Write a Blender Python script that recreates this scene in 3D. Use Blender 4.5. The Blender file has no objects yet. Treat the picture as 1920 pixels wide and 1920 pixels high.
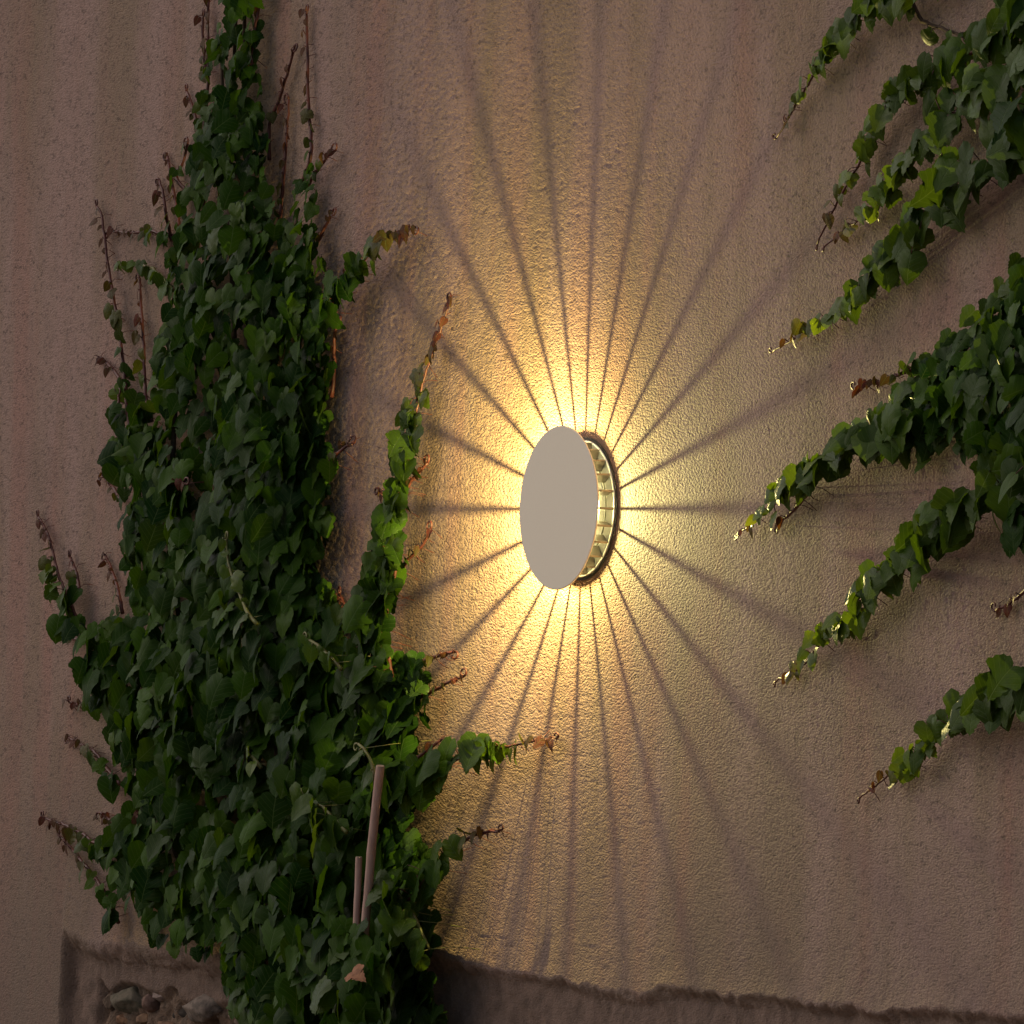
import bpy, math, random
import numpy as np
from mathutils import Vector

random.seed(7)
rng = np.random.default_rng(11)
scene = bpy.context.scene
col = scene.collection

# ------------------------------------------------------------------ camera
LAMP = Vector((0.0, 0.0, 1.60))          # centre of the lamp on the wall plane y = 0 (wall faces -y)
F = 15500.0                              # focal length in pixels of the 1920 px photograph
DIST = 15.5
AZ = math.radians(61.4)                  # angle between the view and the wall's normal
EL = math.radians(1.2)                   # the camera looks slightly up at the lamp
ROLL = math.radians(2.0)
g = Vector((-math.sin(AZ) * math.cos(EL), math.cos(AZ) * math.cos(EL), math.sin(EL)))
CAM = LAMP - g * DIST


def basis(f):
    r = f.cross(Vector((0, 0, 1))).normalized()
    u = r.cross(f).normalized()
    r2 = r * math.cos(ROLL) + u * math.sin(ROLL)
    u2 = u * math.cos(ROLL) - r * math.sin(ROLL)
    return r2, u2


LX, LY = 1093.0, 954.0                   # where the lamp's axis meets the wall in the photograph
fwd = g.copy()
for _ in range(4):
    R_, U_ = basis(fwd)
    fwd = (g * 1.0 - R_ * ((LX - 960) / F) + U_ * ((LY - 960) / F)).normalized()
R_, U_ = basis(fwd)
cam_data = bpy.data.cameras.new("camera")
cam = bpy.data.objects.new("camera", cam_data)
col.objects.link(cam)
cam_data.sensor_width = 36
cam_data.lens = 36 * F / 1920
cam_data.clip_end = 500
from mathutils import Matrix
m = Matrix((R_, U_, -fwd)).transposed().to_4x4()
m.translation = CAM
cam.matrix_world = m
scene.camera = cam


def sstep(a, b, x):
    t = np.clip((x - a) / (b - a), 0, 1)
    return t * t * (3 - 2 * t)


def bulge(x):
    """broad swell added so the wall catches more lamp light: how far its face stands out either side of the lamp"""
    return 0.013 * sstep(-0.10, -0.60, x) + 0.012 * sstep(-0.05, -1.0, x) + 0.004 * sstep(0.2, 1.3, x)


def P(px, py, d=0.0):
    """photograph pixel -> point d metres in front of the wall's face"""
    v = fwd + R_ * ((px - 960) / F) - U_ * ((py - 960) / F)
    off = 0.0
    for _ in range(4):
        t = (-d - off - CAM.y) / v.y
        q = CAM + v * t
        off = float(bulge(q.x))
    return q


# ------------------------------------------------------------------ light
SUN_EL, SUN_ROT = math.radians(38), math.radians(222)
world = bpy.data.worlds.new("World")
scene.world = world
world.use_nodes = True
wn = world.node_tree
sky = wn.nodes.new("ShaderNodeTexSky")
sky.sky_type = 'NISHITA'
sky.sun_disc = False
sky.sun_elevation = SUN_EL
sky.sun_rotation = SUN_ROT
wn.links.new(sky.outputs[0], wn.nodes["Background"].inputs[0])
wn.nodes["Background"].inputs[1].default_value = 0.083
sd = bpy.data.lights.new("sun", 'SUN')
sd.energy = 1.58
sd.angle = math.radians(90)
sd.color = (1.0, 0.80, 0.62)
sun = bpy.data.objects.new("sun", sd)
col.objects.link(sun)
sdir = Vector((math.sin(SUN_ROT) * math.cos(SUN_EL), math.cos(SUN_ROT) * math.cos(SUN_EL), math.sin(SUN_EL)))
sun.rotation_euler = sdir.to_track_quat('Z', 'Y').to_euler()
LAMP_POWER = 130.0
LAMP_COLOR = (1.0, 0.82, 0.28)
scene.view_settings.view_transform = 'Standard'
scene.view_settings.look = 'None'
scene.view_settings.exposure = 0.0
scene.view_settings.gamma = 1.0


# ------------------------------------------------------------------ helpers
def tag(o, label=None, cat=None, group=None, kind=None):
    if label: o["label"] = label
    if cat: o["category"] = cat
    if group: o["group"] = group
    if kind: o["kind"] = kind
    return o


def empty(name, loc=(0, 0, 0)):
    o = bpy.data.objects.new(name, None)
    o.location = loc
    o.empty_display_size = 0.05
    col.objects.link(o)
    return o


def mesh_obj(name, verts, faces, mat, parent=None, smooth=True, uv=None, tint=None, loc=None):
    """verts are in world space; the object keeps them relative to its parent's / own location"""
    me = bpy.data.meshes.new(name)
    v = np.asarray(verts, dtype=np.float32)
    if parent is not None:
        q, base = parent, Vector((0, 0, 0))
        while q is not None:
            base = base + q.location
            q = q.parent
        v = v - np.array(base, dtype=np.float32)
    elif loc is not None:
        v = v - np.array(loc, dtype=np.float32)
    me.from_pydata(v.tolist(), [], faces if isinstance(faces, list) else faces.tolist())
    if smooth:
        me.polygons.foreach_set("use_smooth", np.ones(len(me.polygons), dtype=bool))
    if uv is not None:
        lay = me.uv_layers.new(name="leaf_uv")
        li = np.empty(len(me.loops), dtype=np.int32)
        me.loops.foreach_get("vertex_index", li)
        lay.data.foreach_set("uv", np.asarray(uv, dtype=np.float32)[li].ravel())
    if tint is not None:
        a = me.color_attributes.new("tint", 'FLOAT_COLOR', 'POINT')
        a.data.foreach_set("color", np.asarray(tint, dtype=np.float32).ravel())
    me.materials.append(mat)
    me.update()
    o = bpy.data.objects.new(name, me)
    if parent is not None:
        o.parent = parent
    elif loc is not None:
        o.location = loc
    col.objects.link(o)
    return o


def new_mat(name):
    mt = bpy.data.materials.new(name)
    mt.use_nodes = True
    nt = mt.node_tree
    return mt, nt, nt.nodes["Principled BSDF"]


def N(nt, typ, **kw):
    n = nt.nodes.new(typ)
    for k, v in kw.items():
        if k.startswith("i_"):
            key = k[2:]
            n.inputs[int(key) if key.isdigit() else key].default_value = v
        else:
            setattr(n, k, v)
    return n


def mixc(nt, fac, a, b, blend='MIX'):
    n = nt.nodes.new("ShaderNodeMix")
    n.data_type = 'RGBA'
    n.blend_type = blend
    for sock, val in ((0, fac), (6, a), (7, b)):
        if hasattr(val, "is_linked"):
            nt.links.new(val, n.inputs[sock])
        elif sock == 0:
            n.inputs[0].default_value = val
        else:
            n.inputs[sock].default_value = (*val, 1)
    return n.outputs[2]


def math_n(nt, op, a, b=None, c=None, clamp=False):
    n = nt.nodes.new("ShaderNodeMath")
    n.operation = op
    n.use_clamp = clamp
    for i, val in enumerate((a, b, c)):
        if val is None: continue
        if hasattr(val, "is_linked"):
            nt.links.new(val, n.inputs[i])
        else:
            n.inputs[i].default_value = val
    return n.outputs[0]


def ramp(nt, fac, p0, p1):
    n = nt.nodes.new("ShaderNodeMapRange")
    n.inputs[1].default_value = p0
    n.inputs[2].default_value = p1
    n.interpolation_type = 'SMOOTHSTEP'
    nt.links.new(fac, n.inputs[0])
    return n.outputs[0]


def noise_tex(nt, vec, scale, detail=4, rough=0.55):
    n = N(nt, "ShaderNodeTexNoise")
    n.inputs["Scale"].default_value = scale
    n.inputs["Detail"].default_value = detail
    n.inputs["Roughness"].default_value = rough
    nt.links.new(vec, n.inputs["Vector"])
    return n.outputs["Fac"]


def mapping(nt, vec, scale, loc=(0, 0, 0)):
    n = N(nt, "ShaderNodeMapping")
    n.inputs["Scale"].default_value = scale
    n.inputs["Location"].default_value = loc
    nt.links.new(vec, n.inputs[0])
    return n.outputs[0]


# ------------------------------------------------------------------ materials
def make_plaster():
    mt, nt, bs = new_mat("plaster")
    L = nt.links.new
    co = N(nt, "ShaderNodeTexCoord").outputs["Object"]
    streak = noise_tex(nt, mapping(nt, co, (2.6, 1, 0.42)), 1.6, 5, 0.6)
    streak2 = noise_tex(nt, mapping(nt, co, (4.6, 1, 0.45), (3.1, 0, 1.7)), 1.5, 4, 0.6)
    blot = noise_tex(nt, co, 2.2, 6, 0.6)
    mott = noise_tex(nt, co, 26, 5, 0.65)
    c = mixc(nt, ramp(nt, streak, 0.36, 0.62), (0.465, 0.303, 0.246), (0.370, 0.252, 0.172))
    c = mixc(nt, math_n(nt, 'MULTIPLY', ramp(nt, streak2, 0.46, 0.68), 0.65), c, (0.44, 0.235, 0.175))
    c = mixc(nt, math_n(nt, 'MULTIPLY', ramp(nt, blot, 0.52, 0.72), 0.55), c, (0.31, 0.205, 0.15))
    c = mixc(nt, math_n(nt, 'MULTIPLY', ramp(nt, mott, 0.45, 0.75), 0.30), c, (0.235, 0.160, 0.125))
    # dirt caught in the pits
    v = N(nt, "ShaderNodeTexNoise", i_Scale=95.0, i_Detail=3.0, i_Roughness=0.7)
    L(mapping(nt, co, (0.6, 1, 1)), v.inputs["Vector"])
    c = mixc(nt, math_n(nt, 'MULTIPLY', ramp(nt, v.outputs["Fac"], 0.56, 0.70), 0.60), c, (0.10, 0.068, 0.055))
    fl = noise_tex(nt, mapping(nt, co, (0.55, 1, 1)), 150, 2, 0.6)
    c = mixc(nt, math_n(nt, 'MULTIPLY', ramp(nt, fl, 0.54, 0.68), 0.42), c, (0.13, 0.085, 0.068))
    # dimmer light low down, painted in as plaster darkening towards the foot
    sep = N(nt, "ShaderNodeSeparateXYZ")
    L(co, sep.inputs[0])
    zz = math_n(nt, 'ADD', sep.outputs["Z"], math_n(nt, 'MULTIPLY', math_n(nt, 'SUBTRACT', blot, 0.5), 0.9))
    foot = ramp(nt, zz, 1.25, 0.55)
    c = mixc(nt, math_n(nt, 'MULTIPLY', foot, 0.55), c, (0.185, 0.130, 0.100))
    at = N(nt, "ShaderNodeVertexColor", layer_name="tint")
    sc = N(nt, "ShaderNodeSeparateColor")
    L(at.outputs["Color"], sc.inputs[0])
    basec = mixc(nt, ramp(nt, mott, 0.35, 0.7), (0.255, 0.167, 0.125), (0.17, 0.112, 0.083))
    c = mixc(nt, sc.outputs[0], c, basec)
    rub = mixc(nt, ramp(nt, mott, 0.4, 0.65), (0.235, 0.150, 0.100), (0.12, 0.08, 0.055))
    c = mixc(nt, sc.outputs[1], c, rub)
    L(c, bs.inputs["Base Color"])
    bs.inputs["Roughness"].default_value = 0.92
    bs.inputs["Specular IOR Level"].default_value = 0.25
    bs.inputs["Diffuse Roughness"].default_value = 1.0
    b1 = noise_tex(nt, mapping(nt, co, (0.6, 1, 1)), 240, 2, 0.6)
    b1 = math_n(nt, 'MINIMUM', b1, 0.60)
    bp = N(nt, "ShaderNodeBump")
    bp.inputs["Strength"].default_value = 0.9
    bp.inputs["Distance"].default_value = 0.0058
    L(b1, bp.inputs["Height"])
    L(bp.outputs[0], bs.inputs["Normal"])
    return mt


def make_leaf(name="leaf_green"):
    mt, nt, bs = new_mat(name)
    L = nt.links.new
    at = N(nt, "ShaderNodeVertexColor", layer_name="tint")
    sc = N(nt, "ShaderNodeSeparateColor")
    L(at.outputs["Color"], sc.inputs[0])
    rnd, red, yel = sc.outputs[0], sc.outputs[1], sc.outputs[2]
    co = N(nt, "ShaderNodeTexCoord").outputs["Object"]
    c = mixc(nt, math_n(nt, 'POWER', rnd, 1.5), (0.007, 0.028, 0.004), (0.040, 0.092, 0.004))
    c = mixc(nt, yel, c, (0.11, 0.165, 0.018))
    c = mixc(nt, red, c, (0.085, 0.020, 0.018))
    mot = noise_tex(nt, co, 60, 4, 0.6)
    c = mixc(nt, math_n(nt, 'MULTIPLY', ramp(nt, mot, 0.45, 0.75), 0.35), c, (0.022, 0.040, 0.014), 'MIX')
    # veins from the leaf's own coordinates
    uvn = N(nt, "ShaderNodeUVMap", uv_map="leaf_uv")
    s2 = N(nt, "ShaderNodeSeparateXYZ")
    L(uvn.outputs[0], s2.inputs[0])
    au = math_n(nt, 'ABSOLUTE', s2.outputs[0])
    mid = ramp(nt, au, 0.022, 0.006)
    lat = math_n(nt, 'FRACT', math_n(nt, 'MULTIPLY', math_n(nt, 'SUBTRACT', s2.outputs[1], math_n(nt, 'MULTIPLY', au, 0.75)), 5.5))
    lat = ramp(nt, math_n(nt, 'ABSOLUTE', math_n(nt, 'SUBTRACT', lat, 0.5)), 0.07, 0.015)
    vein = math_n(nt, 'MAXIMUM', mid, math_n(nt, 'MULTIPLY', lat, 0.7))
    c = mixc(nt, math_n(nt, 'MULTIPLY', vein, 0.42), c, (0.10, 0.155, 0.055))
    L(c, bs.inputs["Base Color"])
    L(math_n(nt, 'SUBTRACT', 0.46, math_n(nt, 'MULTIPLY', yel, 0.22)), bs.inputs["Roughness"])
    L(math_n(nt, 'ADD', 0.055, math_n(nt, 'MULTIPLY', yel, 0.35)), bs.inputs["Specular IOR Level"])
    bs.inputs["Specular IOR Level"].default_value = 0.17
    bp = N(nt, "ShaderNodeBump")
    bp.inputs["Strength"].default_value = 0.55
    bp.inputs["Distance"].default_value = 0.002
    h = math_n(nt, 'SUBTRACT', mot, math_n(nt, 'MULTIPLY', vein, 0.8))
    L(h, bp.inputs["Height"])
    L(bp.outputs[0], bs.inputs["Normal"])
    tr = N(nt, "ShaderNodeBsdfTranslucent")
    tc = mixc(nt, 1.0, c, (2.6, 2.3, 0.7), 'MULTIPLY')
    L(tc, tr.inputs[0])
    mx = N(nt, "ShaderNodeMixShader")
    L(math_n(nt, 'ADD', 0.31, math_n(nt, 'MULTIPLY', math_n(nt, 'SUBTRACT', yel, red), 0.12)), mx.inputs[0])
    L(bs.outputs[0], mx.inputs[1])
    L(tr.outputs[0], mx.inputs[2])
    L(mx.outputs[0], nt.nodes["Material Output"].inputs[0])
    return mt


def simple(name, color, rough=0.6, spec=0.4, var=None, vscale=40, bump=0.0, metallic=0.0, stretch=(1, 1, 1)):
    mt, nt, bs = new_mat(name)
    co = N(nt, "ShaderNodeTexCoord").outputs["Object"]
    co = mapping(nt, co, stretch)
    nz = noise_tex(nt, co, vscale, 5, 0.6)
    c = mixc(nt, ramp(nt, nz, 0.35, 0.68), color, var if var else tuple(x * 0.85 for x in color))
    nt.links.new(c, bs.inputs["Base Color"])
    bs.inputs["Roughness"].default_value = rough
    bs.inputs["Specular IOR Level"].default_value = spec
    bs.inputs["Metallic"].default_value = metallic
    if bump:
        bp = N(nt, "ShaderNodeBump")
        bp.inputs["Strength"].default_value = 0.6
        bp.inputs["Distance"].default_value = bump
        nt.links.new(nz, bp.inputs["Height"])
        nt.links.new(bp.outputs[0], bs.inputs["Normal"])
    return mt


M_PLASTER = make_plaster()
M_LEAF = make_leaf()
M_STEM = simple("red_stem", (0.105, 0.027, 0.020), 0.5, 0.4, (0.062, 0.020, 0.016), 90, 0.0006)
M_WOOD = simple("woody_stem", (0.075, 0.048, 0.032), 0.85, 0.2, (0.04, 0.026, 0.018), 60, 0.002)
M_GREENSTEM = simple("green_stem", (0.15, 0.16, 0.04), 0.5, 0.4, (0.12, 0.10, 0.03), 80)
M_PAINT = simple("lamp_paint", (0.73, 0.65, 0.52), 0.55, 0.35, (0.68, 0.605, 0.485), 900, 0.00012)
M_WHITE = simple("lamp_white", (0.66, 0.69, 0.76), 0.4, 0.4, (0.63, 0.66, 0.73), 300)
M_FIN = simple("lamp_fin", (0.17, 0.165, 0.16), 0.45, 0.4)
M_DARK = simple("lamp_edge_shield", (0.05, 0.045, 0.04), 0.5, 0.4)
M_CANE = simple("cane", (0.40, 0.255, 0.205), 0.6, 0.35, (0.31, 0.185, 0.145), 18, 0.0008, 0.0, (6, 6, 1))
M_CUT = simple("cane_cut", (0.42, 0.31, 0.23), 0.85, 0.15, (0.2, 0.14, 0.1), 120)
M_DRY = simple("dry_leaf_brown", (0.28, 0.125, 0.06), 0.75, 0.25, (0.16, 0.07, 0.035), 70, 0.002)
M_GROUND = simple("soil", (0.16, 0.115, 0.08), 0.95, 0.2, (0.10, 0.075, 0.05), 9, 0.02)


# ------------------------------------------------------------------ noise in numpy
def vnoise(X, Z, scale, seed):
    tab = np.random.default_rng(seed).random((257, 257)).astype(np.float32)
    x = X / scale + 1000.37
    z = Z / scale + 1000.91
    xi = np.floor(x).astype(np.int64)
    zi = np.floor(z).astype(np.int64)
    fx = (x - xi).astype(np.float32)
    fz = (z - zi).astype(np.float32)
    fx = fx * fx * (3 - 2 * fx)
    fz = fz * fz * (3 - 2 * fz)
    xi %= 256
    zi %= 256
    a = tab[xi, zi] * (1 - fx) + tab[xi + 1, zi] * fx
    b = tab[xi, zi + 1] * (1 - fx) + tab[xi + 1, zi + 1] * fx
    return a * (1 - fz) + b * fz - 0.5


# ------------------------------------------------------------------ ground
gv = []
gf = []
gx = np.concatenate([[-60, -20], np.linspace(-8, 8, 41), [20, 60]])
gy = np.concatenate([[-80, -30, -14], np.linspace(-6, 0.3, 22), ])
for yy in gy:
    for xx in gx:
        gv.append((xx, yy, 0.02 * math.sin(xx * 2.1) * math.cos(yy * 1.7) * (abs(xx) < 8)))
nx_ = len(gx)
for j in range(len(gy) - 1):
    for i in range(nx_ - 1):
        gf.append((j * nx_ + i, j * nx_ + i + 1, (j + 1) * nx_ + i + 1, (j + 1) * nx_ + i))
ground = mesh_obj("ground", gv, gf, M_GROUND)
tag(ground, kind="structure")

# ------------------------------------------------------------------ wall
xs = np.concatenate([np.linspace(-9, -2.85, 40)[:-1], np.arange(-2.85, 2.2, 0.0046), np.linspace(2.2, 9, 40)[1:]])
zs = np.concatenate([np.linspace(0, 0.55, 40)[:-1], np.arange(0.55, 2.72, 0.0023), np.linspace(2.72, 5, 24)[1:]])
X, Z = np.meshgrid(xs, zs)
X = X.astype(np.float64)
Z = Z.astype(np.float64)
edge_px = [(-300, 1740), (108, 1752), (135, 1766), (170, 1776), (215, 1779), (250, 1783), (300, 1797), (350, 1803), (420, 1812),
           (520, 1806), (640, 1800), (830, 1797), (880, 1812), (950, 1822), (1010, 1832), (1080, 1838), (1150, 1856),
           (1200, 1861), (1270, 1857), (1340, 1861), (1420, 1873), (1500, 1879), (1580, 1886), (1650, 1892), (1760, 1897),
           (1920, 1908), (2200, 1925)]
ep = [P(a, b) for a, b in edge_px]
ex = np.array([p.x for p in ep])
ez = np.array([p.z for p in ep])
E = np.interp(X, ex, ez) + vnoise(X, Z, 0.11, 5) * 0.016 + vnoise(X, Z, 0.034, 6) * 0.010 + vnoise(X, Z, 0.013, 8) * 0.008
XE = P(108, 1830).x                      # the upright edge of the bare patch
side = sstep(XE + 0.012, XE + 0.03, X + vnoise(X, Z, 0.05, 9) * 0.012)
below = sstep(0.006, -0.022, Z - E) * side
dist_up = Z - E
lip = np.exp(-np.clip(dist_up, 0, 9) / 0.045) * (dist_up > -0.02) * side
rr = np.sqrt(X ** 2 + (Z - LAMP.z) ** 2)
calm = sstep(0.13, 0.30, rr)
patch = 0.60 + 0.6 * (vnoise(X, Z, 0.35, 21) + 0.5)
def rot(a):
    return X * math.cos(a) + Z * math.sin(a), Z * math.cos(a) - X * math.sin(a)


Xs = X * 0.55


def rot2(a):
    return Xs * math.cos(a) + Z * math.sin(a), Z * math.cos(a) - Xs * math.sin(a)


g1 = vnoise(*rot2(0.35), 0.0052, 1) + 0.5 * vnoise(*rot2(-0.3), 0.0085, 2)
grain = np.minimum(g1, 0.15) * 0.0004 + vnoise(*rot(0.9), 0.030, 3) * 0.00008
pit = sstep(0.33, 0.46, vnoise(X, Z, 0.012, 30)) * sstep(0.0, 0.3, vnoise(X, Z, 0.2, 31)) * 0.0004
big = vnoise(*rot(0.4), 0.45, 4) * 0.0030 + vnoise(*rot(0.8), 0.13, 10) * 0.0003 + bulge(X)
out = big * calm + (grain * patch - pit) * (0.35 + 0.65 * calm)
lipn = 0.6 + 0.9 * (vnoise(X, Z, 0.16, 12) + 0.5)
out += lip * 0.009 * lipn
# recessed base coat
rough_b = vnoise(X, Z, 0.05, 14) * 0.012 + vnoise(X, Z, 0.018, 15) * 0.006
leftness = sstep(P(1080, 1830).x, P(700, 1830).x, X)
soft = sstep(0.012, -0.05, Z - E - 0.01) * side
below = below * (1 - leftness) + soft * leftness
out = out * (1 - below) + below * (-0.012 + 0.006 * leftness + rough_b * 0.7)
# rubble pocket in the bottom left
XA, XB = P(150, 1870).x, P(620, 1870).x
zt = np.interp(X, [XA, P(190, 0).x, P(250, 0).x, P(330, 0).x, P(420, 0).x, XB],
               [P(150, 1852).z, P(190, 1850).z, P(250, 1858).z, P(330, 1862).z, P(420, 1884).z, P(620, 1900).z])
zt = zt + vnoise(X, Z, 0.06, 17) * 0.03
rub = sstep(0.008, -0.014, Z - zt) * sstep(XA, XA + 0.03, X + vnoise(X, Z, 0.04, 18) * 0.03) * sstep(XB, XB - 0.04, X)
out = out - rub * (0.020 + vnoise(X, Z, 0.03, 19) * 0.022 + vnoise(X, Z, 0.011, 20) * 0.010)
Y = -out
wv = np.stack([X.ravel(), Y.ravel(), Z.ravel()], 1).astype(np.float32)
ny, nx = X.shape
idx = np.arange(nx * ny).reshape(ny, nx)
wf = np.stack([idx[:-1, :-1].ravel(), idx[:-1, 1:].ravel(), idx[1:, 1:].ravel(), idx[1:, :-1].ravel()], 1)
me = bpy.data.meshes.new("house_wall")
me.vertices.add(len(wv))
me.vertices.foreach_set("co", wv.ravel())
me.loops.add(wf.size)
me.loops.foreach_set("vertex_index", wf.ravel().astype(np.int32))
me.polygons.add(len(wf))
me.polygons.foreach_set("loop_start", np.arange(0, wf.size, 4, dtype=np.int32))
me.polygons.foreach_set("use_smooth", np.ones(len(wf), dtype=bool))
me.update(calc_edges=True)
ca = me.color_attributes.new("tint", 'FLOAT_COLOR', 'POINT')
ca.data.foreach_set("color", np.stack([below.ravel(), rub.ravel(), 0 * rub.ravel(), 0 * rub.ravel() + 1], 1).astype(np.float32).ravel())
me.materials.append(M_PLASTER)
wall = bpy.data.objects.new("house_wall", me)
col.objects.link(wall)
tag(wall, "rough pinkish brown stucco wall with crumbling plaster along its foot", "wall")


def wall_y(x, z):
    i = int(np.clip(np.searchsorted(xs, x), 0, nx - 1))
    j = int(np.clip(np.searchsorted(zs, z), 0, ny - 1))
    return float(Y[j, i])


# ------------------------------------------------------------------ stones bedded in the bare foot of the wall
import bmesh


def stone(px, py, w, h, color, var, ang, seed, dep=0.0):
    c = P(px, py)
    bm = bmesh.new()
    bmesh.ops.create_icosphere(bm, subdivisions=4, radius=1.0)
    rs = random.Random(seed)
    planes = [(Vector((rs.uniform(-1, 1), rs.uniform(-1, 1), rs.uniform(-1, 1))).normalized(), rs.uniform(0.62, 0.86)) for _ in range(11)]
    vs = []
    for v in bm.verts:
        p = v.co.copy()
        for n_, k in planes:
            dd = p.dot(n_)
            if dd > k: p -= n_ * (dd - k) * 0.9
        vs.append(p)
    A = np.array([tuple(p) for p in vs])
    n1 = vnoise(A[:, 0] + A[:, 1] * 0.7, A[:, 2] + A[:, 1] * 0.5, 0.35, seed) * 0.10 + vnoise(A[:, 0] - A[:, 1], A[:, 2] + A[:, 1], 0.12, seed + 1) * 0.05
    A *= (1 + n1)[:, None]
    ca_, sa_ = math.cos(ang), math.sin(ang)
    ax, az_ = A[:, 0] * ca_ - A[:, 2] * sa_, A[:, 0] * sa_ + A[:, 2] * ca_
    W = np.stack([c.x + ax * w / 2, 0.026 + dep + A[:, 1] * min(w, h) * 0.6, c.z + az_ * h / 2], 1)
    faces = [[v.index for v in f.verts] for f in bm.faces]
    bm.free()
    return mesh_obj("stone", W, faces, simple("stone_%d" % seed, tuple(q * 0.68 for q in color), 0.9, 0.2, tuple(q * 0.6 for q in var), 60, 0.008), wall)


stone(205, 1874, 0.150, 0.058, (0.20, 0.165, 0.12), (0.13, 0.115, 0.08), 0.05, 3)
stone(262, 1866, 0.075, 0.026, (0.36, 0.27, 0.24), (0.24, 0.17, 0.14), -0.45, 5)
stone(244, 1880, 0.040, 0.040, (0.30, 0.19, 0.15), (0.22, 0.13, 0.10), 0.6, 6)
stone(348, 1890, 0.190, 0.066, (0.29, 0.225, 0.185), (0.16, 0.13, 0.11), 0.1, 8)
stone(190, 1911, 0.060, 0.024, (0.34, 0.19, 0.11), (0.24, 0.13, 0.08), 0.2, 9)
stone(226, 1910, 0.055, 0.026, (0.33, 0.20, 0.12), (0.2, 0.12, 0.08), -0.3, 10)
stone(270, 1924, 0.085, 0.026, (0.30, 0.17, 0.11), (0.2, 0.12, 0.08), 0.1, 11)
stone(288, 1900, 0.090, 0.036, (0.07, 0.055, 0.045), (0.05, 0.04, 0.035), -0.2, 12, 0.02)  # dark body standing in for a hollow, its shade put into the colour
stone(168, 1880, 0.030, 0.040, (0.24, 0.17, 0.12), (0.15, 0.10, 0.07), 0.3, 13)
stone(430, 1915, 0.130, 0.050, (0.22, 0.16, 0.12), (0.15, 0.11, 0.08), 0.0, 14)
stone(205, 1945, 0.110, 0.045, (0.24, 0.19, 0.14), (0.16, 0.12, 0.09), 0.1, 15)
stone(320, 1960, 0.140, 0.050, (0.26, 0.19, 0.14), (0.17, 0.12, 0.09), -0.1, 16)


# ------------------------------------------------------------------ lamp
lamp = empty("wall_lamp", LAMP)
tag(lamp, "lit round wall lamp with beige disc front casting a sunburst of rays", "wall lamp")


def lathe(profile, n=128, close=False):
    vs, fs = [], []
    for r, y in profile:
        for k in range(n):
            a = 2 * math.pi * k / n
            vs.append((LAMP.x + r * math.cos(a), LAMP.y + y, LAMP.z + r * math.sin(a)))
    mlen = len(profile)
    for j in range(mlen - 1 + (1 if close else 0)):
        j2 = (j + 1) % mlen
        for k in range(n):
            k2 = (k + 1) % n
            fs.append((j * n + k, j * n + k2, j2 * n + k2, j2 * n + k))
    return vs, fs


def shade(o, ang=30):
    o.data.polygons.foreach_set("use_smooth", np.zeros(len(o.data.polygons), dtype=bool))
    return o


DR = 0.1535
v, f = lathe([(0.00001, -0.0530), (DR - 0.0012, -0.0530), (DR, -0.0522), (DR, -0.0503), (DR - 0.0010, -0.0496), (0.0004, -0.0496)])
disc = mesh_obj("front_disc", v, f, M_PAINT, lamp, smooth=False)
v, f = lathe([(0.0004, 0.004), (0.128, 0.004), (0.1285, 0.0), (0.1285, -0.0030), (0.1275, -0.0042), (0.1215, -0.0042),
              (0.1200, -0.0026), (0.0004, -0.0026)])
base = mesh_obj("base_plate", v, f, M_WHITE, lamp, smooth=False)
v, f = lathe([(0.1286, 0.003), (0.1345, 0.003), (0.1345, -0.0020), (0.1286, -0.0020)], close=True)
mesh_obj("rim", v, f, M_DARK, base, smooth=False)
v, f = lathe([(0.050, -0.0497), (0.151, -0.0497), (0.151, -0.0490), (0.050, -0.0490)], close=True)
mesh_obj("bounce_shield", v, f, M_DARK, disc, smooth=False)  # dark plate added to stop light bouncing off the disc's underside
v, f = lathe([(0.0935, -0.0020), (0.0935, -0.0034), (0.0965, -0.0034), (0.0965, -0.0020)], close=True)
mesh_obj("ring", v, f, M_DARK, base, smooth=False)
NF = 24
for k in range(NF):
    a = 2 * math.pi * k / NF
    er = Vector((math.cos(a), 0, math.sin(a)))
    et = Vector((-math.sin(a), 0, math.cos(a)))
    t = 0.0019
    prof = [(0.100, -0.0024), (0.1255, -0.0040), (0.1275, -0.0060), (0.1262, -0.0300), (0.1225, -0.0420), (0.1160, -0.0492), (0.100, -0.0492)]
    vs, fs = [], []
    for s in (-1, 1):
        for r, y in prof:
            vs.append(tuple(LAMP + er * r + et * (t * s) + Vector((0, y, 0))))
    n = len(prof)
    fs.append(list(range(n))[::-1])
    fs.append([n + i for i in range(n)])
    for i in range(n):
        fs.append([i, (i + 1) % n, n + (i + 1) % n, n + i])
    mesh_obj("fin", vs, fs, M_FIN, lamp, smooth=False)
v, f = lathe([(0.0004, -0.0133), (0.010, -0.0133), (0.010, -0.0150), (0.008, -0.0160), (0.0004, -0.0160)], 48)
v2, f2 = lathe([(0.0005, -0.0132), (0.087, -0.0132), (0.088, -0.0124), (0.088, -0.0030), (0.0005, -0.0030)], 96)
mesh_obj("lower_shield", v2, f2, M_WHITE, lamp, smooth=False)  # unseen shield, added to keep direct light off the base plate
v2, f2 = lathe([(0.0005, -0.0497), (0.0510, -0.0497), (0.0510, -0.0360), (0.0500, -0.0352), (0.0005, -0.0352)], 96)
mesh_obj("upper_shield", v2, f2, M_DARK, disc, smooth=False)  # unseen shield, added to keep the source from lighting the disc's back
mled, nt_, bs_ = new_mat("led_glow")
bs_.inputs["Emission Color"].default_value = (1.0, 0.8, 0.45, 1)
bs_.inputs["Emission Strength"].default_value = 6.0
mesh_obj("light_source", v, f, mled, lamp, smooth=False)
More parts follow.
